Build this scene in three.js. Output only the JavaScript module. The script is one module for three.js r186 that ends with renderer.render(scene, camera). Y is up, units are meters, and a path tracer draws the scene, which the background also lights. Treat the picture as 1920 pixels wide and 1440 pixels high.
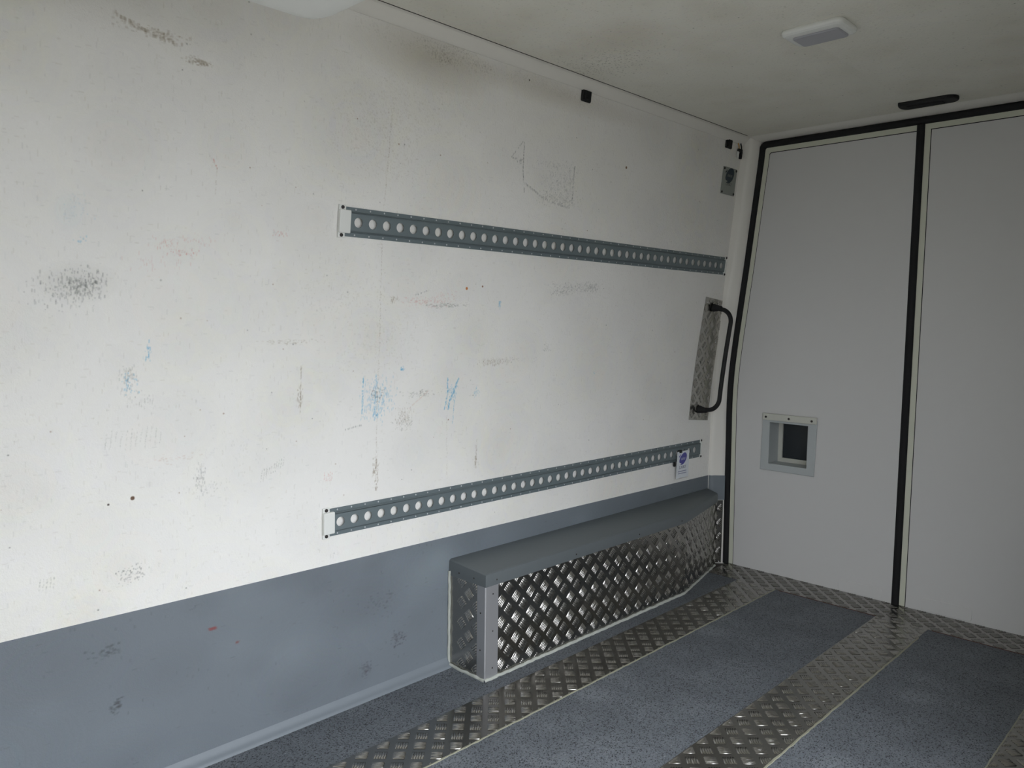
import * as THREE from 'three';
import { RoundedBoxGeometry } from 'three/addons/geometries/RoundedBoxGeometry.js';
import { mergeGeometries, toCreasedNormals } from 'three/addons/utils/BufferGeometryUtils.js';

// ---------------------------------------------------------------- camera, sky, exposure
const scene = new THREE.Scene();
const camera = new THREE.PerspectiveCamera(52.19, 4 / 3, 0.02, 200);
camera.position.set(1.034, 1.13, 3.328);                 // standing at the open side door, looking in and to the rear
camera.quaternion.setFromRotationMatrix(new THREE.Matrix4().makeBasis(
  new THREE.Vector3(0.71498, 0.01419, -0.69901),
  new THREE.Vector3(-0.06629, 0.99667, -0.04757),
  new THREE.Vector3(0.69600, 0.08035, 0.71353)));
const renderer = new THREE.WebGLRenderer({ antialias: true });
renderer.toneMapping = THREE.LinearToneMapping;
renderer.toneMappingExposure = 1.0;
renderer.shadowMap.enabled = true;

function overcastSky() {                                 // thin high cloud: a little brighter overhead than at the horizon
  const W = 64, H = 32, d = new Float32Array(W * H * 4);
  for (let r = 0; r < H; r++) {
    const up = Math.sin(((r + 0.5) / H - 0.5) * Math.PI), l = up > 0 ? (1 + 1.2 * up) / 2.2 : 0.3;
    for (let c = 0; c < W; c++) d.set([l * 0.945, l * 0.988, l * 1.055, 1], (r * W + c) * 4);
  }
  const t = new THREE.DataTexture(d, W, H, THREE.RGBAFormat, THREE.FloatType);
  t.mapping = THREE.EquirectangularReflectionMapping; t.magFilter = THREE.LinearFilter; t.needsUpdate = true;
  return t;
}
scene.background = overcastSky();
scene.backgroundIntensity = scene.environmentIntensity = 7.5;

// ---------------------------------------------------------------- helpers
let seed = 12345;
const rnd = () => { seed = (seed + 0x6D2B79F5) | 0; let t = Math.imul(seed ^ (seed >>> 15), 1 | seed); t = (t + Math.imul(t ^ (t >>> 7), 61 | t)) ^ t; return ((t ^ (t >>> 14)) >>> 0) / 4294967296; };
const gauss = () => (rnd() + rnd() + rnd() - 1.5) / 1.5;
const V3 = (x, y, z) => new THREE.Vector3(x, y, z);
const lerp = THREE.MathUtils.lerp, smooth = THREE.MathUtils.smoothstep;
const taken = {};
const numbered = (n) => { const k = taken[n] = (taken[n] ?? -1) + 1; return k ? n + '_' + String(k).padStart(3, '0') : n; };
function mesh(name, geo, mat, parent, label) {
  const m = new THREE.Mesh(geo, mat);
  m.name = parent ? name : numbered(name); m.castShadow = m.receiveShadow = true;
  if (label) m.userData.label = label;
  (parent ?? scene).add(m);
  return m;
}
function struct(name, geo, mat) { const m = mesh(name, geo, mat); m.userData.kind = 'structure'; return m; }
function thing(name, label, category, group) {
  const o = new THREE.Group(); o.name = numbered(name); scene.add(o);
  o.userData = { label, category };
  if (group) o.userData.group = group;
  return o;
}
// closed rings of points, skinned and capped; uv comes from the position in metres
function loft(rings, uv = (p) => [p.z, p.y], crease = 0.6) {
  const pos = [], n = rings[0].length;
  const tri = (a, b, c) => pos.push(a.x, a.y, a.z, b.x, b.y, b.z, c.x, c.y, c.z);
  for (let i = 0; i + 1 < rings.length; i++) for (let j = 0; j < n; j++) {
    const a = rings[i][j], b = rings[i][(j + 1) % n], c = rings[i + 1][(j + 1) % n], d = rings[i + 1][j];
    tri(a, b, c); tri(a, c, d);
  }
  for (const [r, flip] of [[rings[0], 1], [rings.at(-1), 0]]) {
    const e1 = V3().subVectors(r[1], r[0]); let nn = V3(), best = 0;
    for (let k = 2; k < n; k++) { const c = V3().crossVectors(e1, V3().subVectors(r[k], r[0])); if (c.length() > best) { best = c.length(); nn = c; } }
    const X = e1.clone().normalize(), Y = V3().crossVectors(nn.normalize(), X);
    for (const f of THREE.ShapeUtils.triangulateShape(r.map((p) => new THREE.Vector2(p.dot(X), p.dot(Y))), [])) flip ? tri(r[f[0]], r[f[2]], r[f[1]]) : tri(r[f[0]], r[f[1]], r[f[2]]);
  }
  let g = new THREE.BufferGeometry(); g.setAttribute('position', new THREE.Float32BufferAttribute(pos, 3));
  // outward winding: flip everything when the signed volume is negative
  let vol = 0; const A = V3(), B = V3(), C = V3(), p = g.attributes.position;
  for (let i = 0; i < p.count; i += 3) { A.fromBufferAttribute(p, i); B.fromBufferAttribute(p, i + 1); C.fromBufferAttribute(p, i + 2); vol += A.dot(B.clone().cross(C)); }
  if (vol < 0) for (let i = 0; i < p.count; i += 3) { B.fromBufferAttribute(p, i + 1); C.fromBufferAttribute(p, i + 2); p.setXYZ(i + 1, C.x, C.y, C.z); p.setXYZ(i + 2, B.x, B.y, B.z); }
  g = toCreasedNormals(g, crease);
  return setUV(g, uv);
}
function setUV(g, f) {
  const p = g.attributes.position, q = V3(), a = new Float32Array(p.count * 2);
  for (let i = 0; i < p.count; i++) { q.fromBufferAttribute(p, i); const [u, v] = f(q); a[2 * i] = u; a[2 * i + 1] = v; }
  g.setAttribute('uv', new THREE.BufferAttribute(a, 2)); return g;
}
const prism = (profile, z0, z1, uv, crease) => loft([z0, z1].map((z) => profile.map(([x, y]) => V3(x, y, z))), uv, crease);
const box = (x0, x1, y0, y1, z0, z1, uv = (p) => [p.x, p.z]) => setUV(new THREE.BoxGeometry(x1 - x0, y1 - y0, z1 - z0).translate((x0 + x1) / 2, (y0 + y1) / 2, (z0 + z1) / 2), uv);
const rbox = (w, h, d, r) => new RoundedBoxGeometry(w, h, d, 3, r);
const flat = (g) => { const t = g.index ? g.toNonIndexed() : g; for (const k of Object.keys(t.attributes)) if (!['position', 'normal', 'uv', 'color'].includes(k)) t.deleteAttribute(k); return t; };
const tint = (g, k) => { const a = new Float32Array(g.attributes.position.count * 3).fill(k); g.setAttribute('color', new THREE.BufferAttribute(a, 3)); return g; };
const merge = (...gs) => mergeGeometries(gs.flat().map(flat));
const poly = (pts) => new THREE.Shape(pts.map(([x, y]) => new THREE.Vector2(x, y)));
const sheet = (shape, z0, z1, curve = 12) => new THREE.ExtrudeGeometry(shape, { depth: z1 - z0, bevelEnabled: false, curveSegments: curve }).translate(0, 0, z0);
function roundRect(x0, y0, x1, y1, r, S = THREE.Shape) {
  const s = new S(); s.moveTo(x0 + r, y0); s.lineTo(x1 - r, y0); s.absarc(x1 - r, y0 + r, r, -Math.PI / 2, 0); s.lineTo(x1, y1 - r); s.absarc(x1 - r, y1 - r, r, 0, Math.PI / 2);
  s.lineTo(x0 + r, y1); s.absarc(x0 + r, y1 - r, r, Math.PI / 2, Math.PI); s.lineTo(x0, y0 + r); s.absarc(x0 + r, y0 + r, r, Math.PI, 1.5 * Math.PI); return s;
}
const interp = (tab, y) => { let i = 0; while (i < tab.length - 2 && y > tab[i + 1][0]) i++; const [a, b] = [tab[i], tab[i + 1]]; return lerp(a[1], b[1], THREE.MathUtils.clamp((y - a[0]) / (b[0] - a[0]), 0, 1)); };
const tube = (pts, r, seg = 40, rad = 8, tension = 0.5) => new THREE.TubeGeometry(new THREE.CatmullRomCurve3(pts, false, 'catmullrom', tension), seg, r, rad);

// ---------------------------------------------------------------- textures
function canvasTex(w, h, draw, srgb = true) {
  const c = document.createElement('canvas'); c.width = w; c.height = h; draw(c.getContext('2d'), w, h);
  const t = new THREE.CanvasTexture(c); if (srgb) t.colorSpace = THREE.SRGBColorSpace; t.wrapS = t.wrapT = THREE.RepeatWrapping; return t;
}
function noiseTex(n, layers, f = (v) => v) {               // tiling value noise, grey
  const d = new Uint8Array(n * n * 4), acc = new Float32Array(n * n);
  for (const [cells, amp] of layers) {
    const g = Float32Array.from({ length: cells * cells }, rnd);
    for (let y = 0; y < n; y++) for (let x = 0; x < n; x++) {
      const fx = x / n * cells, fy = y / n * cells, ix = fx | 0, iy = fy | 0, sx = smooth(fx - ix, 0, 1), sy = smooth(fy - iy, 0, 1), jx = (ix + 1) % cells, jy = (iy + 1) % cells;
      acc[y * n + x] += amp * lerp(lerp(g[iy * cells + ix], g[iy * cells + jx], sx), lerp(g[jy * cells + ix], g[jy * cells + jx], sx), sy);
    }
  }
  for (let i = 0; i < n * n; i++) { const v = Math.max(0, Math.min(255, 255 * f(acc[i]))); d.set([v, v, v, 255], i * 4); }
  const t = new THREE.DataTexture(d, n, n); t.magFilter = t.minFilter = THREE.LinearFilter; t.wrapS = t.wrapT = THREE.RepeatWrapping; t.needsUpdate = true; return t;
}
const scaled = (t, u, v = u) => { const c = t.clone(); c.repeat.set(u, v); c.needsUpdate = true; return c; };
const grainBump = noiseTex(512, [[16, 0.25], [64, 0.35], [170, 0.4]]);
const softBump = noiseTex(256, [[6, 0.6], [24, 0.3], [90, 0.1]]);
const wornRough = noiseTex(256, [[5, 0.4], [20, 0.35], [100, 0.25]], (v) => 0.25 + 0.75 * v);
const speckGrain = noiseTex(512, [[128, 0.5], [256, 0.5]]);

// marks on the wall lining, placed in metres along the van (z) and up (y)
const WZ = 3.1, WY = 1.96, PX = 660;
const wallTex = canvasTex(Math.round(WZ * PX), Math.round(WY * PX), (g, w, h) => {
  g.fillStyle = '#e9e7e2'; g.fillRect(0, 0, w, h);
  const X = (z) => z * PX, Y = (y) => h - y * PX;
  // faint cloudy yellowing and grey dirt
  for (let i = 0; i < 420; i++) {
    const r = 20 + rnd() * 110, x = rnd() * w, y = rnd() * h, gr = g.createRadialGradient(x, y, 0, x, y, r), a = 0.015 + rnd() * 0.028, c = rnd() < 0.55 ? '150,135,100' : rnd() < 0.6 ? '120,125,125' : '255,255,255';
    gr.addColorStop(0, `rgba(${c},${a})`); gr.addColorStop(1, `rgba(${c},0)`); g.fillStyle = gr; g.fillRect(x - r, y - r, 2 * r, 2 * r);
  }
  // the lining's fine ribbed weave catches dirt: short dashes
  for (let i = 0; i < 9000; i++) { g.fillStyle = `rgba(${rnd() < 0.6 ? '125,112,85' : '110,110,105'},${0.03 + rnd() * 0.08})`; const v = rnd() < 0.6; g.fillRect(rnd() * w, rnd() * h, v ? 1.3 : 3 + rnd() * 5, v ? 3 + rnd() * 6 : 1.3); }
  for (let i = 0; i < 190; i++) { g.fillStyle = `rgba(${rnd() < 0.4 ? '110,75,50' : '70,70,66'},${0.2 + rnd() * 0.35})`; const r = 0.6 + rnd() * 0.9; g.beginPath(); g.arc(rnd() * w, rnd() * h, r, 0, 7); g.fill(); }
  const smudge = (z, y, rz, ry, n, color, alpha, len = 5, wide = 1.5, tilt = 0) => {
    alpha *= 0.62;
    for (let i = 0; i < n * 1.6; i++) {
      const a = gauss() * 1.8, b = gauss() * 1.8, x = X(z) + a * rz * PX + b * ry * PX * tilt, yy = Y(y) + b * ry * PX;
      g.fillStyle = `rgba(${color},${alpha * (0.4 + 0.6 * rnd())})`; g.fillRect(x, yy, wide * 0.72 * (0.6 + rnd()), len * 0.8 * (0.3 + rnd()));
    }
  };
  const haze = (z, y, rz, ry, color, a) => { g.save(); g.translate(X(z), Y(y)); g.scale(rz * PX, ry * PX); const gr = g.createRadialGradient(0, 0, 0, 0, 0, 1); gr.addColorStop(0, `rgba(${color},${a})`); gr.addColorStop(1, `rgba(${color},0)`); g.fillStyle = gr; g.fillRect(-1, -1, 2, 2); g.restore(); };
  const stroke = (pts, color, a, wd, jitter = 1.2) => {
    for (let k = 0; k + 1 < pts.length; k++) { const [z0, y0] = pts[k], [z1, y1] = pts[k + 1], n = Math.ceil(Math.hypot(z1 - z0, y1 - y0) * PX / 1.6);
      for (let i = 0; i < n; i++) { if (rnd() < 0.3) continue; const t = i / n; g.fillStyle = `rgba(${color},${0.6 * a * (0.2 + 0.8 * rnd())})`; g.fillRect(X(lerp(z0, z1, t)) + gauss() * jitter, Y(lerp(y0, y1, t)) + gauss() * jitter, wd, wd * 1.6); } }
  };
  const K = '72,74,70', BR = '105,88,62', BL = '70,150,195', RD = '190,100,90', GG = '120,122,112';
  smudge(2.765, 1.20, 0.045, 0.028, 150, K, 0.5, 5, 1.8); smudge(2.80, 1.175, 0.06, 0.03, 90, K, 0.4, 5, 1.6); haze(2.77, 1.2, 0.09, 0.05, K, 0.12);
  smudge(2.665, 0.985, 0.016, 0.035, 50, K, 0.4, 6, 1.3); smudge(2.66, 0.975, 0.015, 0.02, 24, BL, 0.5, 4, 2);
  smudge(2.621, 1.046, 0.008, 0.02, 16, BL, 0.6, 6, 1.6); smudge(2.63, 0.93, 0.03, 0.02, 20, GG, 0.4, 7, 1.2);
  for (let k = 0; k < 12; k++) stroke([[2.71 - k * 0.011, 0.875 - rnd() * 0.02], [2.715 - k * 0.011, 0.82 + rnd() * 0.02]], GG, 0.38, 1.2);
  smudge(2.497, 0.735, 0.012, 0.03, 40, K, 0.4, 5, 1.4); smudge(2.47, 0.705, 0.05, 0.015, 40, GG, 0.35, 3, 1.6);
  for (let k = 0; k < 10; k++) stroke([[2.335 - k * 0.007, 0.70 + k * 0.004], [2.33 - k * 0.007, 0.735 + k * 0.003]], GG, 0.5, 1.3);
  smudge(2.664, 0.53, 0.03, 0.02, 42, K, 0.6, 3, 2); for (let k = 0; k < 5; k++) stroke([[2.853 - k * 0.007, 0.535], [2.85 - k * 0.007, 0.56]], GG, 0.5, 1.3);
  stroke([[2.222, 1.01], [2.221, 0.89]], BR, 0.5, 2); smudge(2.225, 0.915, 0.008, 0.03, 25, BR, 0.4, 8, 1.5); smudge(2.26, 1.068, 0.07, 0.006, 40, BR, 0.3, 2, 4);
  smudge(2.40, 0.80, 0.07, 0.05, 40, GG, 0.25, 4, 1.3); smudge(2.55, 0.79, 0.05, 0.01, 25, '180,140,120', 0.3, 2, 4);
  smudge(2.52, 1.31, 0.04, 0.012, 24, RD, 0.3, 5, 1.3); smudge(2.585, 1.297, 0.03, 0.012, 30, RD, 0.38, 4, 1.3); smudge(2.54, 1.28, 0.035, 0.008, 34, RD, 0.42, 4, 1.3); smudge(2.60, 1.25, 0.05, 0.02, 22, RD, 0.3, 6, 1.2);
  stroke([[2.478, 1.50], [2.466, 1.475]], RD, 0.7, 1.6); stroke([[2.49, 1.51], [2.47, 1.48], [2.472, 1.42]], BR, 0.35, 1.2); smudge(2.30, 1.345, 0.015, 0.006, 12, RD, 0.5, 4, 1.4);
  haze(2.787, 1.347, 0.04, 0.05, BL, 0.05); smudge(2.77, 1.36, 0.03, 0.03, 30, BL, 0.14, 3, 2); smudge(2.765, 1.29, 0.012, 0.01, 8, BL, 0.5, 3, 1.6);
  // two blue crayon patches
  stroke([[2.020, 0.965], [2.022, 0.86]], BL, 0.7, 2.2, 2); stroke([[2.012, 0.95], [2.024, 0.84]], BL, 0.35, 1.6, 2);
  smudge(1.97, 0.90, 0.045, 0.05, 190, BL, 0.36, 6, 2.2); smudge(1.972, 0.915, 0.02, 0.016, 46, K, 0.45, 3, 3); stroke([[1.975, 0.97], [1.978, 0.835]], BL, 0.55, 2, 2); smudge(1.975, 0.855, 0.01, 0.02, 22, BL, 0.6, 5, 2);
  stroke([[1.700, 0.955], [1.697, 0.90], [1.71, 0.845]], BL, 0.85, 2.4, 2); stroke([[1.655, 0.945], [1.67, 0.91], [1.688, 0.88], [1.69, 0.85]], BL, 0.7, 3, 3); stroke([[1.668, 0.89], [1.672, 0.80]], BL, 0.6, 1.6, 1.5); smudge(1.677, 0.905, 0.018, 0.02, 60, BL, 0.5, 4, 2);
  smudge(1.572, 0.896, 0.012, 0.015, 26, BL, 0.34, 4, 2); smudge(1.882, 0.985, 0.008, 0.006, 10, BL, 0.9, 3, 3); smudge(1.495, 1.187, 0.005, 0.01, 14, BL, 0.8, 4, 2); smudge(0.958, 0.94, 0.008, 0.006, 8, BL, 0.4, 3, 2);
  smudge(1.87, 0.835, 0.024, 0.03, 110, BR, 0.33, 4, 1.6); smudge(1.865, 0.82, 0.03, 0.015, 50, GG, 0.4, 3, 2.5); smudge(1.80, 0.905, 0.06, 0.008, 40, GG, 0.5, 2.5, 4); stroke([[1.855, 0.86], [1.775, 0.915]], '190,140,120', 0.35, 2);
  stroke([[2.075, 0.818], [2.02, 0.827]], K, 0.55, 2); stroke([[1.85, 1.205], [1.80, 1.22]], K, 0.5, 1.8);
  smudge(1.806, 1.185, 0.07, 0.012, 90, RD, 0.26, 2.5, 4); smudge(1.73, 1.20, 0.04, 0.02, 36, RD, 0.2, 2.5, 4); smudge(1.72, 1.175, 0.06, 0.006, 60, GG, 0.45, 2, 5); smudge(1.93, 1.19, 0.015, 0.008, 22, BR, 0.45, 5, 1.5);
  smudge(1.12, 1.255, 0.11, 0.018, 150, K, 0.26, 3, 3); smudge(1.03, 1.262, 0.045, 0.014, 80, K, 0.34, 5, 1.6); smudge(1.20, 1.235, 0.04, 0.012, 50, K, 0.3, 3, 3);
  smudge(1.495, 0.994, 0.055, 0.011, 100, BR, 0.34, 4, 2); smudge(1.41, 1.0, 0.07, 0.006, 30, GG, 0.3, 2, 4); smudge(1.24, 1.04, 0.02, 0.012, 22, K, 0.3, 3, 2);
  // the scribble above the upper rail
  stroke([[1.452, 1.712], [1.50, 1.655], [1.475, 1.655]], K, 0.42, 2); stroke([[1.446, 1.715], [1.44, 1.62], [1.424, 1.55]], K, 0.55, 2.2); smudge(1.455, 1.65, 0.015, 0.008, 20, K, 0.4, 3, 2);
  smudge(1.27, 1.60, 0.07, 0.05, 330, K, 0.2, 3, 2.2); stroke([[1.185, 1.67], [1.18, 1.545]], K, 0.55, 2.4, 2); smudge(1.255, 1.55, 0.09, 0.02, 150, K, 0.26, 3, 3); smudge(1.30, 1.66, 0.09, 0.012, 60, K, 0.25, 3, 2); stroke([[1.43, 1.585], [1.32, 1.545], [1.19, 1.53]], K, 0.35, 2.5, 3); smudge(1.205, 1.62, 0.03, 0.05, 120, K, 0.24, 4, 2);
  // mildew under the cove
  for (let k = 0; k < 11; k++) { const z = 2.04 - k * 0.095; smudge(z, 1.90 - 0.012 * Math.sin(k * 1.7), 0.06, 0.018, k > 1 && k < 5 ? 150 : 60, '78,72,56', k > 1 && k < 5 ? 0.26 : 0.16, 2.5, 2); }
  smudge(1.80, 1.885, 0.05, 0.016, 150, '70,66,54', 0.36, 2.5, 2); haze(1.86, 1.87, 0.3, 0.09, '110,98,70', 0.26); haze(1.3, 1.885, 0.6, 0.05, '120,105,75', 0.16);
  for (const [z, y, n] of [[1.99, 1.70, 260], [1.96, 1.58, 260], [2.07, 1.62, 120], [1.85, 1.72, 130], [2.1, 1.2, 160], [1.95, 1.06, 200]]) smudge(z, y, 0.13, 0.08, n, BR, 0.13, 3, 3);
  stroke([[1.975, 1.72], [1.985, 1.40], [1.97, 1.05], [1.968, 0.65]], BR, 0.3, 1.5, 2.5); stroke([[1.70, 0.9], [1.69, 0.62]], BR, 0.22, 1.5, 2.5);
  stroke([[2.70, 1.765], [2.62, 1.74], [2.56, 1.735]], BR, 0.38, 3, 4); smudge(2.62, 1.747, 0.06, 0.008, 90, BR, 0.28, 3, 4); smudge(2.519, 1.707, 0.025, 0.006, 50, BR, 0.36, 3, 4);
  smudge(1.565, 0.68, 0.004, 0.03, 22, BR, 0.6, 7, 1.6); smudge(1.968, 0.685, 0.01, 0.03, 44, BR, 0.5, 6, 1.8); smudge(1.965, 0.635, 0.005, 0.01, 10, BR, 0.6, 4, 1.6); stroke([[1.563, 0.74], [1.562, 0.66]], BR, 0.35, 1.4);
  for (let k = 0; k < 5; k++) stroke([[2.142 - k * 0.006, 0.70], [2.145 - k * 0.006, 0.675]], RD, 0.6, 1.2);
  for (const [z, y, r, c] of [[2.657, 0.707, 3, '85,60,40'], [1.648, 1.23, 3, '190,110,50'], [0.892, 1.709, 3, '95,60,30'], [1.58, 1.239, 2, '120,80,50'], [2.71, 0.70, 1.6, '60,50,45'], [2.1, 0.58, 2, '50,45,42'], [1.45, 1.9, 1.8, '60,50,40']]) { g.fillStyle = `rgba(${c},.9)`; g.beginPath(); g.arc(X(z), Y(y), r, 0, 7); g.fill(); }
});
wallTex.repeat.set(1 / WZ, 1 / WY);
const ceilingTex = canvasTex(1024, 1024, (g, w, h) => {
  g.fillStyle = '#e2e0d4'; g.fillRect(0, 0, w, h);
  for (let i = 0; i < 260; i++) { const r = 15 + rnd() * 80, x = rnd() * w, y = rnd() * h, gr = g.createRadialGradient(x, y, 0, x, y, r), c = rnd() < 0.6 ? '130,120,85' : '255,255,250'; gr.addColorStop(0, `rgba(${c},.05)`); gr.addColorStop(1, `rgba(${c},0)`); g.fillStyle = gr; g.fillRect(x - r, y - r, 2 * r, 2 * r); }
  for (let i = 0; i < 9000; i++) { g.fillStyle = `rgba(85,80,60,${0.04 + rnd() * 0.11})`; g.fillRect(rnd() * w, rnd() * h, 1 + rnd() * 2, 1 + rnd() * 2); }
  for (let i = 0; i < 700; i++) { g.fillStyle = `rgba(60,56,44,${0.12 + rnd() * 0.25})`; g.fillRect(w * (0.62 + gauss() * 0.2), h * (0.2 + gauss() * 0.12), 1 + rnd() * 2, 1 + rnd() * 2); }
  for (let i = 0; i < 40; i++) { g.fillStyle = 'rgba(50,45,35,.6)'; g.fillRect(rnd() * w, rnd() * h, 2, 2); }
});
ceilingTex.repeat.set(1 / 1.6, 1 / 1.6);
const floorTex = canvasTex(1024, 1024, (g, w, h) => {
  g.fillStyle = '#5f6469'; g.fillRect(0, 0, w, h);
  for (let i = 0; i < 160; i++) { const r = 30 + rnd() * 120, x = rnd() * w, y = rnd() * h, gr = g.createRadialGradient(x, y, 0, x, y, r), c = rnd() < 0.5 ? '80,84,90' : '150,155,160'; gr.addColorStop(0, `rgba(${c},.10)`); gr.addColorStop(1, `rgba(${c},0)`); g.fillStyle = gr; g.fillRect(x - r, y - r, 2 * r, 2 * r); }
  for (let i = 0; i < 26000; i++) { g.fillStyle = rnd() < 0.72 ? `rgba(26,28,31,${0.45 + rnd() * 0.55})` : `rgba(165,168,172,${0.12 + rnd() * 0.25})`; const r = 1.4 + rnd() * 3.2; g.fillRect(rnd() * w, rnd() * h, r, r * (0.6 + rnd())); }
});
floorTex.repeat.set(1 / 0.7, 1 / 0.7);
const dadoTex = canvasTex(1024, 256, (g, w, h) => {
  g.fillStyle = '#6b7278'; g.fillRect(0, 0, w, h);
  for (let i = 0; i < 120; i++) { const r = 15 + rnd() * 60, x = rnd() * w, y = rnd() * h, gr = g.createRadialGradient(x, y, 0, x, y, r), c = rnd() < 0.5 ? '70,74,80' : '140,150,156'; gr.addColorStop(0, `rgba(${c},.12)`); gr.addColorStop(1, `rgba(${c},0)`); g.fillStyle = gr; g.fillRect(x - r, y - r, 2 * r, 2 * r); }
  for (let i = 0; i < 400; i++) { g.fillStyle = `rgba(60,62,66,${0.1 + rnd() * 0.2})`; const v = rnd() < 0.5; g.fillRect(rnd() * w, rnd() * h, v ? 1 : 4, v ? 4 : 1); }
  const X = (z) => z / WZ * w, Y = (y) => h - y / 0.5 * h;
  const sm = (z, y, rz, ry, n, c, a) => { for (let i = 0; i < n; i++) { g.fillStyle = `rgba(${c},${a * rnd()})`; g.fillRect(X(z + gauss() * rz), Y(y + gauss() * ry), 1 + rnd() * 2, 1 + rnd() * 2); } };
  sm(2.72, 0.36, 0.05, 0.03, 60, '60,66,68', 0.5); sm(2.70, 0.22, 0.02, 0.03, 40, '55,58,60', 0.6); sm(1.88, 0.15, 0.04, 0.03, 80, '66,66,72', 0.6); sm(2.0, 0.09, 0.03, 0.03, 60, '66,66,72', 0.5); sm(2.468, 0.344, 0.015, 0.004, 24, '120,60,60', 0.8); sm(2.4, 0.29, 0.012, 0.003, 12, '110,70,70', 0.6); sm(1.95, 0.28, 0.1, 0.05, 90, '66,64,72', 0.3);
});
dadoTex.repeat.set(1 / WZ, 1 / 0.5);
function emblem(g, w, h, ink, lettering, paper) {          // slanted oval badge with a pale crescent, letters and rules below
  g.fillStyle = paper; g.fillRect(0, 0, w, h);
  g.save(); g.translate(w * 0.5, h * 0.29); g.rotate(-0.75);
  g.fillStyle = ink; g.beginPath(); g.ellipse(0, 0, w * 0.34, w * 0.25, 0, 0, 7); g.fill();
  g.strokeStyle = paper; g.lineWidth = w * 0.05; g.beginPath(); g.ellipse(0, -w * 0.06, w * 0.34, w * 0.20, 0, 2.4, 5.6); g.stroke(); g.restore();
  g.fillStyle = ink; g.beginPath(); g.moveTo(w * 0.16, h * 0.18); g.lineTo(w * 0.30, h * 0.09); g.lineTo(w * 0.27, h * 0.16); g.lineTo(w * 0.19, h * 0.24); g.fill();
  g.strokeStyle = paper; g.lineWidth = w * 0.022; for (let k = 0; k < 5; k++) { g.beginPath(); g.moveTo(w * (0.38 + k * 0.07), h * 0.25); g.lineTo(w * (0.36 + k * 0.07), h * 0.34); g.stroke(); }
  g.fillStyle = lettering; g.font = `bold ${Math.round(h * 0.15)}px serif`; g.textAlign = 'center'; g.fillText('LMKF', w * 0.5, h * 0.66);
}
const tagTex = canvasTex(256, 336, (g, w, h) => { emblem(g, w, h, '#4a4796', '#6a6c80', '#d6dade'); g.fillStyle = '#8288a0'; g.fillRect(w * 0.12, h * 0.74, w * 0.72, h * 0.03); g.fillRect(w * 0.14, h * 0.82, w * 0.70, h * 0.028); });
const plateTex = canvasTex(256, 256, (g, w, h) => emblem(g, w, h, '#2d3a44', '#5b605c', '#989c96'));

// ---------------------------------------------------------------- materials
const std = (o) => new THREE.MeshStandardMaterial(o);
const M = {
  lining: std({ map: wallTex, roughness: 0.62, bumpMap: scaled(grainBump, 1 / 0.3), bumpScale: 0.0011 }),
  white: std({ color: '#e3e0d8', roughness: 0.5, bumpMap: scaled(softBump, 3), bumpScale: 0.0006 }),
  ceiling: std({ map: ceilingTex, roughness: 0.6, bumpMap: scaled(grainBump, 1 / 0.35), bumpScale: 0.0008 }),
  dado: std({ map: dadoTex, roughness: 0.5, bumpMap: scaled(grainBump, 1 / 0.3), bumpScale: 0.0006 }),
  greyPaint: std({ color: '#70777d', roughness: 0.5, bumpMap: scaled(softBump, 6), bumpScale: 0.0004 }),
  floor: std({ map: floorTex, roughness: 0.68, bumpMap: scaled(speckGrain, 1 / 0.35), bumpScale: 0.0008 }),
  subfloor: std({ color: '#4a4642', roughness: 0.9 }),
  tread: std({ color: new THREE.Color().setRGB(0.66, 0.64, 0.60), metalness: 1, roughness: 0.24, vertexColors: true }),
  alu: std({ color: new THREE.Color().setRGB(0.42, 0.42, 0.43), metalness: 0.7, roughness: 0.5 }),
  capPaint: std({ color: '#62686a', roughness: 0.5, metalness: 0.15, bumpMap: scaled(softBump, 3), bumpScale: 0.0006 }),
  rail: std({ color: '#6b7679', roughness: 0.45, metalness: 0.2 }),
  steel: std({ color: '#c8cacc', roughness: 0.3, metalness: 0.9 }),
  plastic: std({ color: '#dedfda', roughness: 0.45 }),
  greyCap: std({ color: '#5a6468', roughness: 0.5 }),
  black: std({ color: '#0b0b0d', roughness: 0.65 }),
  rubber: std({ color: '#101012', roughness: 0.8 }),
  darkScrew: std({ color: '#3c3836', roughness: 0.6, metalness: 0.5 }),
  cream: std({ color: '#d2d3c2', roughness: 0.5 }),
  panel: std({ color: '#d0cfcd', roughness: 0.42, bumpMap: scaled(softBump, 2), bumpScale: 0.0005 }),
  ventPlastic: std({ color: '#b2b7b7', roughness: 0.4 }),
  ventStrip: std({ color: '#c6c6bc', roughness: 0.5 }),
  darkPane: std({ color: '#20262a', roughness: 0.25 }),
  sealant: std({ color: '#c3c6bd', roughness: 0.6, bumpMap: scaled(softBump, 20), bumpScale: 0.001 }),
  oldSealant: std({ color: '#8f8e7c', roughness: 0.7 }),
  joint: std({ color: '#362f28', roughness: 0.9 }),
  rust: std({ color: '#4d2f25', roughness: 0.9 }),
  lens: std({ color: '#a3a3a8', roughness: 0.3 }),
  wire: std({ color: '#b58a4a', roughness: 0.6 }),
  plate: std({ map: plateTex, roughness: 0.45, metalness: 0.35 }),
  tag: std({ map: tagTex, roughness: 0.4 }),
  asphalt: std({ color: '#6f6d68', roughness: 0.95 }),
  bulkhead: std({ color: '#e2dfd6', roughness: 0.6 }),
};

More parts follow.
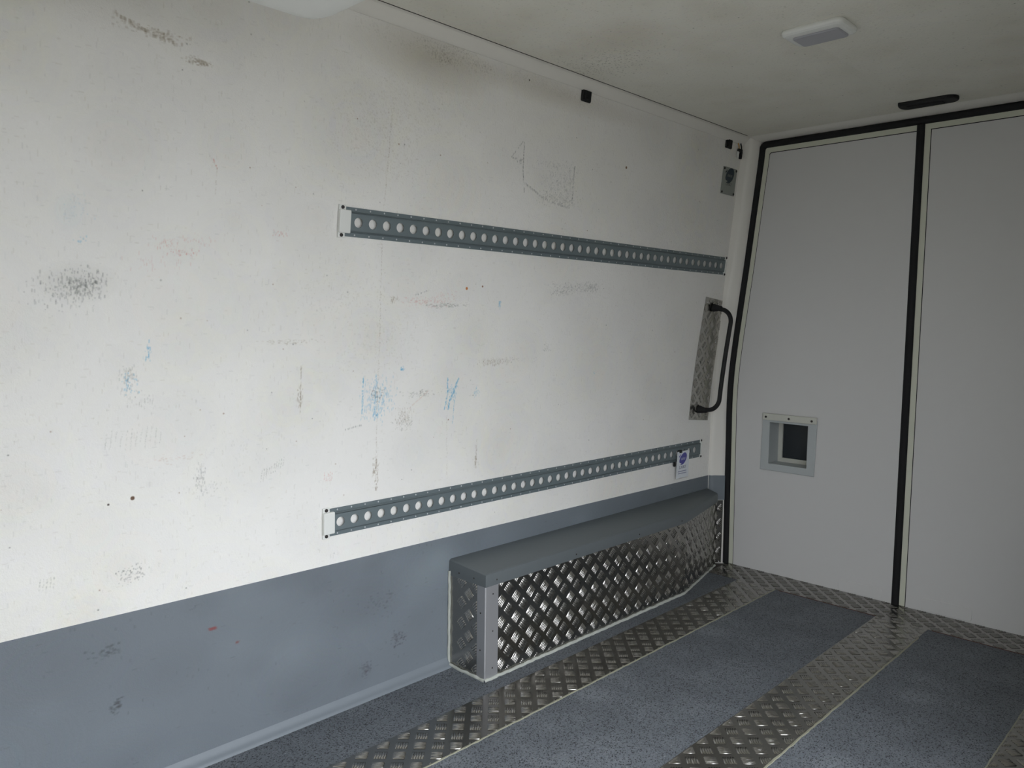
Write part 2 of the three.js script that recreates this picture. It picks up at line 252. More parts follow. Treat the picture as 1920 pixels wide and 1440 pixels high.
// ---------------------------------------------------------------- van shell
const wx = (y) => 0.85 - 0.107 * 0.12 * Math.log(1 + Math.exp((y - 0.863) / 0.12));     // half the inner width at height y
const wSlope = (y) => 0.107 / (1 + Math.exp(-(y - 0.863) / 0.12));
const CEIL = 1.955, ZF = 3.9;
const inner = (y0, y1, n, s, off = 0) => Array.from({ length: n + 1 }, (_, i) => { const y = lerp(y0, y1, i / n); return [s * (wx(y) + off), y]; });
const wallProfile = (y0, y1, s) => [...inner(y0, y1, 22, s), ...inner(y0, y1, 22, s, 0.06).reverse()];
const dadoTop = (z) => 0.417 + 0.0075 * z;

const ground = struct('ground', box(-14, 16, -0.7, -0.62, -14, 16), M.asphalt);
struct('wall_left', loft([0.06, ZF].map((z) => wallProfile(dadoTop(z), 1.945, -1).map(([x, y]) => V3(x, y, z)))), M.lining);
const wl = struct('baseboard_left', loft([0.06, ZF].map((z) => wallProfile(-0.03, dadoTop(z), -1).map(([x, y]) => V3(x, y, z)))), M.dado);
mesh('cove_fillet', prism([[-0.8505, -0.004], [-0.8505, 0.028], [-0.846, 0.016], [-0.838, 0.006], [-0.825, 0.0006], [-0.825, -0.004]], 1.68, ZF, undefined, 1.2), M.greyPaint, wl);
// right wall with the open side door the daylight comes through
const DZ0 = 1.48, DZ1 = 3.33, DY = 1.66;
struct('wall_right', merge(prism(wallProfile(-0.03, 1.945, 1), 0.06, DZ0), prism(wallProfile(-0.03, 1.945, 1), DZ1, ZF), prism(wallProfile(DY, 1.945, 1), DZ0, DZ1)), M.white);
mesh('grey_dado', merge(prism([...inner(0, 0.42, 6, 1, -0.0018), ...inner(0, 0.42, 6, 1, 0.002).reverse()], 0.062, DZ0), prism([...inner(0, 0.42, 6, 1, -0.0018), ...inner(0, 0.42, 6, 1, 0.002).reverse()], DZ1, ZF)), M.dado, scene.getObjectByName('wall_right'), 'grey painted lower band of the wall');
struct('wall_front', box(-0.93, 0.93, -0.03, 2.03, ZF, ZF + 0.06), M.bulkhead);
// roof: slab above, lining panel below, cove strips along both sides with a shadow gap
struct('roof_slab', box(-0.93, 0.93, 1.972, 2.03, -0.12, ZF), M.subfloor);
struct('ceiling', box(-0.694, 0.694, CEIL, 1.972, 0.07, ZF), M.ceiling);
for (const s of [-1, 1]) {
  const t = struct('trim_' + (s < 0 ? 1 : 2), prism([[-0.7375, 1.926], [-0.733, 1.9225], [-0.727, 1.9245], [-0.7035, 1.950], [-0.701, 1.957], [-0.706, 1.972], [-0.76, 1.972], [-0.76, 1.926]].map(([x, y]) => [-s * x, y]), 0.06, ZF, undefined, 0.9), M.white);
}
mesh('ceiling_joint', merge(box(-0.703, -0.694, 1.9562, 1.972, 0.09, ZF), box(0.694, 0.703, 1.9562, 1.972, 0.09, ZF)), M.joint, scene.getObjectByName('ceiling'), 'dark gap along the ceiling edge');
// rear body frame: left and right pillars, header lip
const doorEdge = [[0, 0.762], [0.36, 0.767], [0.6, 0.770], [0.76, 0.773], [0.9, 0.768], [1.04, 0.754], [1.19, 0.736], [1.37, 0.714], [1.716, 0.676], [1.912, 0.654]];
const de = (y) => { let s = 0, n = 0; for (let k = -3; k <= 3; k++) { s += interp(doorEdge, y + k * 0.02); n++; } return s / n; };
function pillar(s) {
  const rings = [];
  for (let i = 0; i <= 30; i++) {
    const y = lerp(-0.02, 1.962, i / 30), w = wx(y), g = de(y) + 0.020, d = lerp(0.02, 0.042, smooth(y, 0.9, 1.6));
    rings.push([[w + 0.06, 0.062], [w - d + 0.014, 0.062], [w - d + 0.004, 0.058], [w - d - 0.003, 0.046], [(w - d + g) / 2 - 0.004, 0.026], [g + 0.002, 0.010], [g, 0.002], [g, -0.1], [w + 0.06, -0.1]].map(([x, z]) => V3(s * x, y, z)));
  }
  return loft(rings, (p) => [p.z, p.y], 1.0);
}
const headY = CEIL + 0.004;
struct('wall_rear', merge(pillar(-1), pillar(1),
  loft([-0.93, 0.93].map((x) => [[1.974, 0.095], [headY, 0.088], [headY - 0.003, 0.070], [1.947, 0.048], [1.941, 0.022], [1.939, 0.004], [1.939, -0.1], [1.974, -0.1]].map(([y, z]) => V3(x, y, z))), undefined, 1.0)), M.white);
const wr = scene.getObjectByName('wall_rear');
mesh('grey_dado', loft(Array.from({ length: 9 }, (_, i) => { const y = lerp(0.302, 0.418, i / 8), w = wx(y), g = de(y) + 0.020; return [[w - 0.004, 0.0635], [w - 0.0125, 0.0635], [w - 0.025, 0.0475], [(w - 0.02 + g) / 2 - 0.0055, 0.0275], [g + 0.0005, 0.0115], [g + 0.006, 0.0115], [w - 0.004, 0.02]].map(([x, z]) => V3(-x, y, z)); }), undefined, 1.0), M.greyPaint, wr, 'grey painted band on the rear pillar');
// black door seal round the opening and between the doors
const DTOP = 1.911;
function edgePath(off, s = -1, n = 40) { // up the left side, round the corner
  const pts = [], r = off > 0.02 ? 0.035 : 0.010, yt = DTOP + off;
  for (let i = 0; i <= n; i++) { const y = lerp(0, yt - r, i / n); pts.push([s * (de(y) + off), y]); }
  const cx = de(yt - r) + off - r;
  for (let k = 1; k <= 6; k++) { const a = k / 6 * Math.PI / 2; pts.push([s * (cx + r * Math.cos(a)), yt - r + r * Math.sin(a)]); }
  return pts;
}
function seal() {
  const outer = [...edgePath(0.030, -1), ...edgePath(0.030, 1).reverse()], inn = [...edgePath(0.001, -1), ...edgePath(0.001, 1).reverse()];
  const side = (k, f, z) => { const o = outer[k], i = inn[k]; return V3(lerp(i[0], o[0], f), lerp(i[1], o[1], f), z); };
  return loft(outer.map((_, k) => [side(k, 0, -0.03), side(k, 0, 0.006), side(k, 0.12, 0.012), side(k, 0.45, 0.016), side(k, 0.8, 0.012), side(k, 1, 0.002), side(k, 1, -0.03)]), undefined, 1.0);
}
struct('trim_3', seal(), M.rubber);
struct('trim_4', loft([0.001, DTOP].map((y) => [[-0.0285, -0.05], [-0.0285, 0.004], [-0.025, 0.008], [-0.004, 0.008], [0.0005, 0.004], [0.0005, -0.05]].map(([x, z]) => V3(x, y, z))), undefined, 0.9), M.rubber);

// rear doors: slab with a pale edge strip, dark seam, inner panel
const vent = { x0: -0.585, x1: -0.398, y0: 0.500, y1: 0.698 };
function doorLeaf(name, s, midX, edgeAtMiddle) {
  const outline = (off) => [...edgePath(-off, s)].concat([[midX + (edgeAtMiddle ? -s * 0 + s * off : 0), DTOP - off], [midX + (edgeAtMiddle ? s * off : 0), 0.0015]]).map(([x, y]) => [x, Math.max(0.0015, y)]);
  const make = (off, z0, z1) => { const sh = poly(outline(off)); if (s < 0) sh.holes.push(new THREE.Path([[vent.x0, vent.y0], [vent.x1, vent.y0], [vent.x1, vent.y1], [vent.x0, vent.y1]].map((p) => new THREE.Vector2(...p)))); return sheet(sh, z0, z1); };
  const d = struct(name, make(0, -0.1, 0), M.cream);
  mesh('seam', make(0.0215, -0.001, 0.0012), M.black, d);
  mesh('inner_panel', make(0.0255, -0.001, 0.004), M.panel, d);
  return d;
}
const door1 = doorLeaf('door_1', -1, -0.0285, false), door2 = doorLeaf('door_2', 1, 0.0005, true);
for (const [d, x0, x1, y0, y1] of [[door1, -0.243, -0.066, 0.008, 0.050], [door2, 0.087, 0.262, 0.008, 0.056]]) {   // shallow pads pressed into the foot of each leaf
  const sh = roundRect(x0, y0, x1, y1, 0.012);
  mesh('pressed_pad', new THREE.ExtrudeGeometry(sh, { depth: 0.0012, bevelEnabled: true, bevelThickness: 0.0012, bevelSize: 0.002, bevelSegments: 2, curveSegments: 6 }).translate(0, 0, 0.003), M.panel, d);
}

// ---------------------------------------------------------------- checker plate: five raised bars in alternating blocks
const PITCH = 0.0685;
function bars(w, h, ox, oy, zTop, first = 1, shine = 0.66) {             // over the rectangle 0..w, 0..h of the local xy plane
  const pos = [], prof = [0, 1, 2, 3, 4, 5, 6].map((k) => [-0.0030 * Math.cos(k * Math.PI / 6), 0.0028 * Math.sin(k * Math.PI / 6)]);
  const L = 0.0172, gap = 0.0066;
  for (let i = -1; i * PITCH / 2 < w + PITCH; i++) for (let j = -1; j * PITCH / 2 < h + PITCH; j++) {
    const I = i, J = j; if ((I + J) & 1) continue;
    const dir = (I & 1) ? -first : first, cx = ox + I * PITCH / 2, cy = oy + J * PITCH / 2;
    if (cx < -0.03 || cy < -0.03 || cx > w + 0.03 || cy > h + 0.03) continue;
    const dx = Math.SQRT1_2, dy = dir * Math.SQRT1_2, nx = -dy, ny = dx;
    for (let k = -2; k <= 2; k++) {
      const bx = cx + nx * k * gap, by = cy + ny * k * gap; let t0 = -L, t1 = L;
      for (const [p, q, lim] of [[bx, dx, w], [by, dy, h]]) { const a = (0.002 - p) / q, b = (lim - 0.002 - p) / q; t0 = Math.max(t0, Math.min(a, b)); t1 = Math.min(t1, Math.max(a, b)); }
      if (t1 - t0 < 0.007) continue;
      const ts = [[t0, 0], [t0 + 0.0035, 1], [t1 - 0.0035, 1], [t1, 0]];
      const P = ts.map(([t, s]) => prof.map(([o, z]) => [bx + dx * t + nx * o * (0.35 + 0.65 * s), by + dy * t + ny * o * (0.35 + 0.65 * s), zTop + z * s - (s ? 0 : 0.0002)]));
      for (let a = 0; a < 3; a++) for (let b = 0; b + 1 < prof.length; b++) { const q = [P[a][b], P[a + 1][b], P[a + 1][b + 1], P[a][b + 1]]; pos.push(...q[0], ...q[2], ...q[1], ...q[0], ...q[3], ...q[2]); }
    }
  }
  // wind so that every normal looks up out of the sheet
  for (let i = 0; i < pos.length; i += 9) { const ux = pos[i + 3] - pos[i], uy = pos[i + 4] - pos[i + 1], vx = pos[i + 6] - pos[i], vy = pos[i + 7] - pos[i + 1]; if (ux * vy - uy * vx < 0) for (let c = 0; c < 3; c++) { const t = pos[i + 3 + c]; pos[i + 3 + c] = pos[i + 6 + c]; pos[i + 6 + c] = t; } }
  let g = new THREE.BufferGeometry(); g.setAttribute('position', new THREE.Float32BufferAttribute(pos, 3));
  return tint(setUV(toCreasedNormals(g, 1.3), (p) => [p.x, p.y]), shine);            // rubbed bright
}
const GRIME = 0.50;                                        // the sheet between the bars is dull with dirt
function checker(w, h, ox, oy, t = 0.002, first = 1, shine) {     // sheet with its pressed bars, one piece of metal; top face at z = t
  return merge(tint(setUV(new THREE.BoxGeometry(w, h, t).translate(w / 2, h / 2, t / 2), (p) => [p.x, p.y]), GRIME), bars(w, h, ox, oy, t, first, shine));
}
const mod = (a) => ((a % PITCH) + PITCH) % PITCH;

// ---------------------------------------------------------------- floor
const floor = struct('floor', box(-0.93, 0.93, -0.06, -0.004, -0.1, ZF), M.subfloor);
const S1 = [-0.612, -0.438], S2 = [-0.022, 0.166], S3 = [0.566, 0.74], ZR = 0.192;
for (const [x0, x1] of [[-0.85, S1[0]], [S1[1], S2[0]], [S2[1], S3[0]], [S3[1], 0.85]]) mesh('anti_slip_panel', box(x0, x1, -0.006, 0, x0 < -0.8 ? 0.13 : ZR, ZF), M.floor, floor, x0 < -0.8 ? 'narrow speckled grey strip along the wall' : undefined);
function floorPlate(x0, x1, z0, z1, gx, gz, shine) {               // local x to world x, local y to world -z
  const g = checker(x1 - x0, z1 - z0, mod(gx - x0), mod(z1 - gz), 0.002, 1, shine);
  g.applyMatrix4(new THREE.Matrix4().makeBasis(V3(1, 0, 0), V3(0, 0, -1), V3(0, 1, 0)).setPosition(x0, -0.001, z1));
  return mesh('checker_plate', g, M.tread, floor);
}
floorPlate(S1[0], S1[1], ZR, ZF - 0.4, -0.597, 1.989);
floorPlate(S2[0], S2[1], ZR, ZF - 0.4, -0.016, 1.495);
floorPlate(S3[0], S3[1], ZR, ZF - 0.4, 0.60, 1.495);
floorPlate(-0.765, 0.765, 0.002, ZR, -0.597, 1.989, 0.42);
function line(x0, z0, x1, z1, w, mat, gaps = 0) {           // wobbling bead along a joint
  const n = Math.max(6, Math.round(Math.hypot(x1 - x0, z1 - z0) / 0.02)), L = Math.hypot(x1 - x0, z1 - z0), nx = (z1 - z0) / L, nz = -(x1 - x0) / L, rings = [];
  for (let i = 0; i <= n; i++) { const t = i / n, a = w * (0.6 + 0.5 * rnd()), o = (rnd() - 0.5) * w * 0.5, x = lerp(x0, x1, t) + nx * o, z = lerp(z0, z1, t) + nz * o; rings.push([[-a, -0.001], [-a * 0.6, 0.0016], [a * 0.6, 0.0016], [a, -0.001]].map(([d, y]) => V3(x + nx * d, y, z + nz * d))); }
  return loft(rings, (p) => [p.x, p.z], 1.0);
}
mesh('joint_sealant', line(S1[1], ZF, S1[1], ZR, 0.0042, M.oldSealant), M.oldSealant, floor);
mesh('joint_sealant', line(S2[1], ZF, S2[1], 0.30, 0.0042, M.oldSealant), M.oldSealant, floor);
mesh('joint_sealant', line(S3[0], ZF, S3[0], ZR, 0.003, M.oldSealant), M.oldSealant, floor);
mesh('rusty_joint', line(-0.42, ZR, -0.02, ZR, 0.0026, M.rust), M.rust, floor, 'rust brown joint in front of the rear cross plate');
mesh('rusty_joint', line(0.18, ZR, 0.5, ZR, 0.002, M.rust), M.rust, floor);

// ---------------------------------------------------------------- things on the left wall
// local frame on the wall: x towards the rear doors, y up the lining, z out of the wall
function onWall(o, z, y, off = 0, turn = 0) {
  const a = Math.atan(wSlope(y)), s = Math.sin(a), c = Math.cos(a);
  const m = new THREE.Matrix4().makeBasis(V3(0, 0, -1), V3(s, c, 0), V3(c, -s, 0));
  o.quaternion.setFromRotationMatrix(m).multiply(new THREE.Quaternion().setFromAxisAngle(V3(0, 0, 1), turn));
  o.position.set(-wx(y) + c * off, y - s * off, z);
  return o;
}
function conform(g, y0) {                                  // bend a flat fitting to the curve of the lining
  const p = g.attributes.position, a = wSlope(y0);
  for (let i = 0; i < p.count; i++) { const ly = p.getY(i); p.setZ(i, p.getZ(i) + wx(y0) - wx(y0 + ly) - a * ly); }
  return g;
}
const bentTo = (y0, y) => wx(y0) - wx(y0 + y) - wSlope(y0) * y;
const rivetGeo = new THREE.SphereGeometry(0.0028, 8, 5, 0, Math.PI * 2, 0, Math.PI / 2).rotateX(Math.PI / 2).scale(1, 1, 0.75);
const screwGeo = merge(new THREE.CylinderGeometry(0.0048, 0.0052, 0.0022, 12).rotateX(Math.PI / 2).translate(0, 0, 0.001));
const at = (m, x, y, z) => { m.position.set(x, y, z); return m; };
function rail(label, zA, zB, yMid, holeZ, pitch, n) {
  const t = thing('cargo_rail', label, 'rail', 'perforated cargo rails on the white wall');
  const L = zA - zB, H = 0.0395, hw = 0.0252, web = 0.0095, X = (z) => (zA + zB) / 2 - z;
  onWall(t, (zA + zB) / 2, yMid, 0.0004);
  const sh = poly([[-L / 2, -hw], [L / 2, -hw], [L / 2, hw], [-L / 2, hw]]);
  for (let i = 0; i < n; i++) { const p = new THREE.Path(); p.absarc(X(holeZ - i * pitch), 0, 0.0137, 0, Math.PI * 2, true); sh.holes.push(p); }
  mesh('perforated_web', sheet(sh, web - 0.0018, web, 11), M.rail, t);
  for (const s of [-1, 1]) {
    mesh('flange', loft([-L / 2, L / 2].map((x) => [[H, 0], [H, 0.002], [hw + 0.0036, 0.0022], [hw + 0.0006, web], [hw - 0.002, web], [hw + 0.0014, 0]].map(([y, z]) => V3(x, s * y, z))), (p) => [p.x, p.y], 0.5), M.rail, t);
    for (let i = 0; i < n; i++) at(mesh('rivet', rivetGeo, M.steel, t), X(holeZ - i * pitch) - 0.006, s * 0.0342, 0.0018);
  }
  // end caps: body over the web, an ear above and below with a screw
  const cap = (x0, x1, ear0, ear1, mat, name) => {
    const c = mesh('end_cap', merge(rbox(x1 - x0, 0.062, 0.0115, 0.003).translate((x0 + x1) / 2, 0, 0.0060), rbox(ear1 - ear0, 0.088, 0.004, 0.0018).translate((ear0 + ear1) / 2, 0, 0.0022)), mat, t, name);
    for (const s of [-1, 1]) at(mesh('screw', screwGeo, M.darkScrew, c), (ear0 + ear1) / 2, s * 0.037, 0.004);
  };
  cap(-L / 2 - 0.022, -L / 2 + 0.014, -L / 2 - 0.022, -L / 2 + 0.001, M.plastic, 'white plastic end cap');
  cap(L / 2 - 0.006, L / 2 + 0.003, L / 2 - 0.001, L / 2 + 0.016, M.plastic);
  return t;
}
rail('upper grey perforated rail with two rows of rivets, ending above the grab handle', 2.112, 0.088, 1.3915, 2.073, 0.0475, 42);
rail('lower grey perforated rail above the grey painted band, printed tag hanging on it', 2.130, 0.152, 0.555, 2.097, 0.0472, 41);

// printed tag hooked over the lower rail
{
  const t = thing('printed_tag', 'small white tag with blue oval emblem and lettering hanging on the lower rail', 'tag');
  onWall(t, 0.318, 0.504, 0.0165, 0.0);
  const g = new THREE.PlaneGeometry(0.098, 0.118, 4, 8), p = g.attributes.position;
  const tagFace = []; // slightly curved card with thickness
  const rings = Array.from({ length: 9 }, (_, i) => { const y = lerp(-0.059, 0.059, i / 8), b = 0.004 * Math.pow((0.059 - y) / 0.118, 2), sk = 0.10 * y; return [[-0.05 + sk, b], [0.048 + sk, b], [0.048 + sk, b + 0.0012], [-0.05 + sk, b + 0.0012]].map(([x, z]) => V3(x, y, z)); });
  mesh('card', loft(rings, (q) => [(q.x - 0.1 * q.y + 0.05) / 0.098, (q.y + 0.059) / 0.118]), M.tag, t);
  mesh('clip', merge(rbox(0.02, 0.012, 0.014, 0.002).translate(-0.02, 0.058, -0.003), rbox(0.012, 0.02, 0.008, 0.002).translate(-0.058, 0.005, -0.004)), M.black, t, 'black clip behind the card');
}
// black clips under the cove
function clip(z, y, label) {
  const t = thing('wall_clip', label, 'clip', 'black square clips under the ceiling edge');
  onWall(t, z, y, 0);
  mesh('base', rbox(0.05, 0.048, 0.010, 0.005).translate(0, 0, 0.004), M.black, t);
  mesh('button', rbox(0.030, 0.030, 0.010, 0.004).translate(0, -0.002, 0.009), M.rubber, t);
}
clip(1.168, 1.912, 'black square clip under the ceiling edge, alone above the middle of the upper rail');
clip(0.186, 1.915, 'small black square clip under the ceiling edge next to the loose cable end');
// loose cable end with its plug
{
  const t = thing('cable_end', 'short loose black and tan cable end with black plug in the upper rear corner', 'cable');
  onWall(t, 0.09, 1.905, 0.004);
  mesh('black_wire', tube([V3(-0.03, 0.040, 0), V3(-0.012, 0.03, 0.004), V3(0.004, 0.008, 0.006), V3(0.010, -0.012, 0.004)], 0.0028, 20, 6), M.black, t);
  mesh('tan_wire', tube([V3(-0.034, 0.036, 0), V3(-0.024, 0.02, 0.004), V3(-0.012, 0.004, 0.004), V3(-0.010, -0.006, 0.003)], 0.0026, 20, 6), M.wire, t);
  mesh('plug', merge(rbox(0.03, 0.014, 0.012, 0.003).translate(-0.002, -0.008, 0.004), rbox(0.012, 0.034, 0.012, 0.003).translate(0.009, -0.026, 0.004)), M.black, t);
  mesh('plug_body', rbox(0.012, 0.028, 0.008, 0.003).translate(-0.012, -0.026, 0.002), M.plastic, t);
}
// certification plate
{
  const t = thing('rating_plate', 'small grey metal plate with dark oval emblem, high beside the rear doors', 'plate');
  onWall(t, 0.143, 1.758, 0.0005);
  mesh('plate', setUV(rbox(0.118, 0.116, 0.003, 0.0012).translate(0, 0, 0.0015), (p) => [(p.x + 0.059) / 0.118, (p.y + 0.058) / 0.116]), M.plate, t);
  for (const x of [-0.051, 0.051]) for (const y of [-0.05, 0.05]) at(mesh('screw', screwGeo, M.darkScrew, t), x, y, 0.003);
}
// grab handle on a checker backing plate
{
  const t = thing('grab_handle', 'black bent-tube grab handle on a tall tread plate beside the rear doors', 'handle');
  onWall(t, 0.151, 0.966, 0.0006, -0.088);
  const w = 0.166, h = 0.556;
  const cut = mesh('backing_plate', conform(merge(tint(setUV(new THREE.BoxGeometry(w, h, 0.002, 1, 16, 1).translate(0, 0, 0.001), (p) => [p.x, p.y]), 0.8), bars(w, h, 0.02, 0.03, 0.002, 1, 0.8).translate(-w / 2, -h / 2, 0)), 0.966), M.tread, t, 'tall tread plate behind the handle');
  for (const y of [-0.255, -0.085, 0.085, 0.255]) for (const x of [-0.062, 0.062]) at(mesh('rivet', rivetGeo, M.steel, t), x, y, 0.002 + bentTo(0.966, y));
  const hx = -0.010, y0 = -0.228, y1 = 0.237, so = 0.102, r = 0.058, pts = [];
  pts.push(V3(hx, y1, 0.004), V3(hx, y1 - 0.002, 0.03));
  for (let k = 0; k <= 8; k++) { const a = k / 8 * Math.PI / 2; pts.push(V3(hx, y1 - 0.004 - r + r * Math.cos(a), so - r + r * Math.sin(a))); }
  for (let k = 1; k < 6; k++) pts.push(V3(hx, lerp(y1 - 0.004 - r, y0 + 0.004 + r, k / 6), so));
  for (let k = 0; k <= 8; k++) { const a = k / 8 * Math.PI / 2; pts.push(V3(hx, y0 + 0.004 + r - r * Math.sin(a), so - r + r * Math.cos(a))); }
  pts.push(V3(hx, y0 + 0.002, 0.03), V3(hx, y0, 0.004));
  mesh('bar', conform(tube(pts, 0.0098, 120, 14), 0.966), M.black, t);
  for (const y of [y0, y1]) mesh('foot', new THREE.LatheGeometry([[0, 0], [0.017, 0], [0.018, 0.006], [0.0155, 0.016], [0.012, 0.034], [0.0095, 0.044]].map((p) => new THREE.Vector2(...p)), 20).rotateX(Math.PI / 2).translate(hx, y, 0.002 + bentTo(0.966, y)), M.black, t);
}
// wheel arch box along the foot of the wall
{
  const t = thing('wheel_arch_box', 'long low box clad in shiny tread plate under a grey cover along the wall', 'wheel box');
  t.position.set(-0.85, 0, 0.85);
  const G = (g) => g.translate(0.85, 0, -0.85);
  const xf = -0.680, zN = 1.675, zM = 0.52, H = 0.345;
  const foot = (o) => [[-0.8496, zN + o], [xf + o, zN + o], [xf - 0.003 + o, zM + 0.1 * o], [-0.790 + o, 0.078], [-0.8496, 0.066]];
  const ring = (o, y) => foot(o).map(([x, z]) => V3(x, y, z));
  const topRing = (o, y) => foot(o).map(([x, z], k) => V3(x, y + (k === 0 || k === 4 ? 0.010 : 0), z));
  mesh('core', G(loft([ring(-0.003, 0.001), ring(-0.003, 0.31)])), M.subfloor, t);
  mesh('top_cover', G(loft([ring(0.003, 0.302), ring(0.0035, H - 0.010), topRing(0.002, H - 0.005), topRing(-0.002, H - 0.0015), topRing(-0.007, H)], (p) => [p.x + p.y, p.z], 0.5)), M.capPaint, t, 'grey folded sheet cover');
  const plate = (w, h, ox, oy, O, X, N, lb, first) => mesh('tread_panel', G(checker(w, h, ox, oy, 0.002, first).applyMatrix4(new THREE.Matrix4().makeBasis(X, V3().crossVectors(N, X), N).setPosition(O))), M.tread, t, lb);
  plate(1.6215 - zM, 0.302, mod(1.6215 - 1.605), mod(0.033), V3(xf - 0.002, 0.002, 1.6215), V3(0, 0, -1), V3(1, 0, 0), 'long front tread plate');
  plate(0.133, 0.302, 0.094, mod(0.052), V3(-0.85, 0.002, zN - 0.002), V3(1, 0, 0), V3(0, 0, 1), 'end tread plate facing forwards', -1);
  const cx = V3(-0.790 - (xf - 0.003), 0, 0.078 - zM), cl = cx.length(); cx.normalize();
  plate(cl, 0.302, 0.03, mod(0.033), V3(xf - 0.0045, 0.002, zM), cx, V3(0, 1, 0).cross(cx).negate().normalize().multiplyScalar(1).x > 0 ? V3(0, 1, 0).cross(cx).negate().normalize() : V3(0, 1, 0).cross(cx).normalize(), 'slanting rear tread plate');
  mesh('corner_angle', G(loft([0.001, 0.304].map((y) => [[-0.7165, zN + 0.0012], [xf, zN + 0.0028], [xf + 0.0028, zN], [xf + 0.0022, 1.621], [xf + 0.0004, 1.621], [xf - 0.002, zN - 0.002], [-0.7165, zN - 0.0012]].map(([x, z]) => V3(x, y, z))), undefined, 0.4)), M.alu, t, 'plain grey metal corner angle');
  const rv = (x, y, z, ry) => { const m = mesh('rivet', rivetGeo, M.darkScrew, t); m.position.set(x + 0.85, y, z - 0.85); m.rotation.y = ry; };
  for (const y of [0.035, 0.155, 0.275]) { rv(xf + 0.0025, y, 1.645, Math.PI / 2); rv(-0.70, y - 0.06, zN + 0.0022, 0); }
  for (const z of [1.63, 1.24, 0.86, 0.56]) rv(xf + 0.0038, 0.318, z, Math.PI / 2);
  for (const x of [-0.80, -0.73]) rv(x, 0.32, zN + 0.0038, 0);
  for (const z of [1.60, 1.18, 0.8]) { rv(xf + 0.0008, 0.02, z, Math.PI / 2); }
  const bead = (a, b, r) => { const n = Math.max(4, Math.round(a.distanceTo(b) / 0.012)); const pts = Array.from({ length: n + 1 }, (_, i) => a.clone().lerp(b, i / n).add(V3((rnd() - 0.5) * 0.003, (rnd() - 0.5) * 0.003, (rnd() - 0.5) * 0.003))); return G(new THREE.TubeGeometry(new THREE.CatmullRomCurve3(pts), n * 2, r, 6)); };
  const b = mesh('sealant_bead', merge(bead(V3(-0.848, 0.002, zN + 0.004), V3(xf + 0.004, 0.002, zN + 0.004), 0.006), bead(V3(xf + 0.004, 0.002, zN + 0.004), V3(xf + 0.002, 0.002, zM), 0.006), bead(V3(xf + 0.002, 0.002, zM), V3(-0.787, 0.002, 0.085), 0.005), bead(V3(-0.847, 0.002, zN + 0.004), V3(-0.847, 0.318, zN + 0.004), 0.005)), M.sealant, t, 'white sealant along the lower edges');
}
// tread plate wrapped round the foot of the rear pillar
{
  const A = V3(-0.826, 0.003, 0.0645), B = V3(-0.790, 0.003, 0.024), X = B.clone().sub(A), w = X.length(); X.normalize();
  const N = V3().crossVectors(X, V3(0, 1, 0)).normalize();
  const g = checker(w, 0.298, 0.01, 0.02, 0.002, 1, 0.4).applyMatrix4(new THREE.Matrix4().makeBasis(X, V3(0, 1, 0), N).setPosition(A));
  mesh('kick_plate', g, M.tread, wr, 'tread plate at the foot of the pillar');
}

// ---------------------------------------------------------------- rear door vent
{
  const t = thing('door_vent', 'white framed square vent recess with dark opening low in the left rear door', 'vent');
  t.position.set(-0.49, 0.606, 0.004);
  const G = (g) => g.translate(0.49, -0.606, -0.004);
  const fr = poly([[-0.617, 0.476], [-0.371, 0.476], [-0.366, 0.716], [-0.611, 0.716]]); fr.holes.push(new THREE.Path([[vent.x0 + 0.004, vent.y0 + 0.004], [vent.x1 - 0.004, vent.y0 + 0.004], [vent.x1 - 0.004, vent.y1 - 0.004], [vent.x0 + 0.004, vent.y1 - 0.004]].map((p) => new THREE.Vector2(...p))));
  mesh('frame', G(new THREE.ExtrudeGeometry(fr, { depth: 0.003, bevelEnabled: true, bevelThickness: 0.002, bevelSize: 0.002, bevelSegments: 2 }).translate(0, 0, 0.006)), M.ventPlastic, t);
  const st = mesh('hinge_strip', G(rbox(0.247, 0.030, 0.012, 0.003).translate(-0.488, 0.717, 0.013)), M.ventStrip, t, 'pale screwed strip over the vent');
  for (const x of [-0.595, -0.488, -0.385]) at(mesh('screw', screwGeo, M.darkScrew, st), x + 0.49, 0.716 - 0.606, 0.015);
  const D = -0.094, o = 0.003, { x0, x1, y0, y1 } = vent;
  mesh('recess', G(merge(box(x0, x0 + o, y0, y1, D, 0.006), box(x1 - o, x1, y0, y1, D, 0.006), box(x0 + o, x1 - o, y0, y0 + o, D, 0.006), box(x0 + o, x1 - o, y1 - o, y1, D, 0.006))), M.ventPlastic, t);
  const bf = poly([[x0, y0], [x1, y0], [x1, y1], [x0, y1]]); bf.holes.push(new THREE.Path([[x0 + 0.022, y0 + 0.022], [x1 - 0.022, y0 + 0.022], [x1 - 0.022, y1 - 0.012], [x0 + 0.022, y1 - 0.012]].map((p) => new THREE.Vector2(...p))));
  mesh('back_frame', G(sheet(bf, D - 0.002, D + 0.006)), M.ventStrip, t);
  mesh('dark_pane', G(box(x0, x1, y0, y1, D - 0.006, D - 0.002)), M.darkPane, t);
}

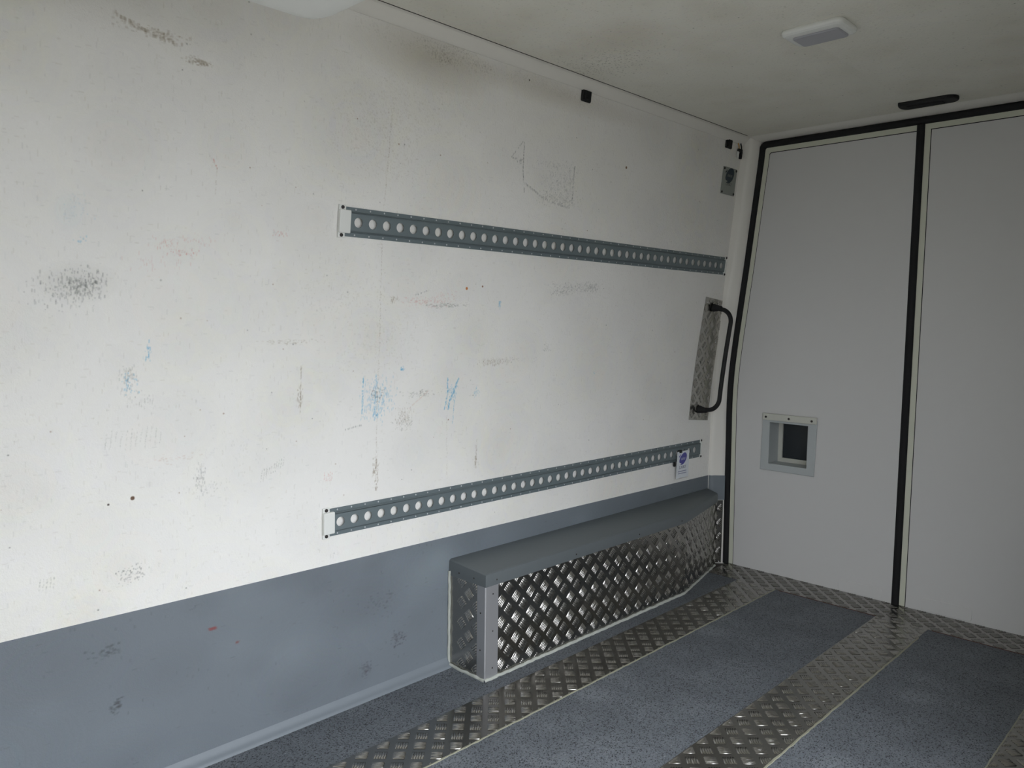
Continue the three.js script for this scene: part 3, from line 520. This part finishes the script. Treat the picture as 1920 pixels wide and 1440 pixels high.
// ---------------------------------------------------------------- ceiling fittings
{
  const t = thing('ceiling_lamp', 'white rectangular interior lamp with grey lens, unlit, on the ceiling', 'lamp');
  t.position.set(0.055, CEIL, 1.113);
  const b = new THREE.ExtrudeGeometry(roundRect(-0.070, -0.046, 0.070, 0.046, 0.006), { depth: 0.004, bevelEnabled: true, bevelThickness: 0.010, bevelSize: 0.018, bevelSegments: 3, curveSegments: 8 }).rotateX(Math.PI / 2).translate(0, -0.004, 0);
  mesh('bezel', b, M.plastic, t);
  mesh('lens', new THREE.ExtrudeGeometry(roundRect(-0.062, -0.038, 0.062, 0.038, 0.008), { depth: 0.004, bevelEnabled: true, bevelThickness: 0.003, bevelSize: 0.003, bevelSegments: 3, curveSegments: 8 }).rotateX(Math.PI / 2).translate(0.002, -0.016, -0.006), M.lens, t, 'grey translucent lens');
}
{
  const t = thing('ceiling_cover', 'long black rounded cover on the ceiling just above the rear doors', 'cover');
  t.position.set(0.054, CEIL, 0.165);
  const s = new THREE.Shape(); s.moveTo(-0.085, 0.036); s.lineTo(0.075, 0.034); s.bezierCurveTo(0.108, 0.03, 0.108, -0.03, 0.072, -0.034); s.lineTo(-0.07, -0.034); s.bezierCurveTo(-0.09, -0.03, -0.098, 0.0, -0.085, 0.036);
  mesh('shell', new THREE.ExtrudeGeometry(s, { depth: 0.006, bevelEnabled: true, bevelThickness: 0.005, bevelSize: 0.005, bevelSegments: 3, curveSegments: 10 }).rotateX(Math.PI / 2).translate(0, -0.002, 0), M.black, t);
  mesh('insert', rbox(0.12, 0.006, 0.034, 0.002).translate(-0.005, -0.013, 0), M.rubber, t);
}
{ // rounded housing hanging under the ceiling by the side door; only its lowest corner shows at the top of the picture
  const t = thing('ceiling_housing', 'white rounded housing hanging from the ceiling, just its lower corner in view', 'cooling unit');
  t.position.set(0.02, CEIL, 2.78);
  mesh('shell', rbox(0.84, 0.27, 0.72, 0.09).translate(0, -0.125, 0), M.plastic, t);
  mesh('outlet', merge(...Array.from({ length: 5 }, (_, k) => rbox(0.6, 0.008, 0.02, 0.003).translate(0, -0.06 - k * 0.028, 0.358))), M.greyCap, t);
}
for (const o of scene.children) o.traverse((m) => { if (m.isMesh) { m.castShadow = true; m.receiveShadow = true; } });
renderer.render(scene, camera);
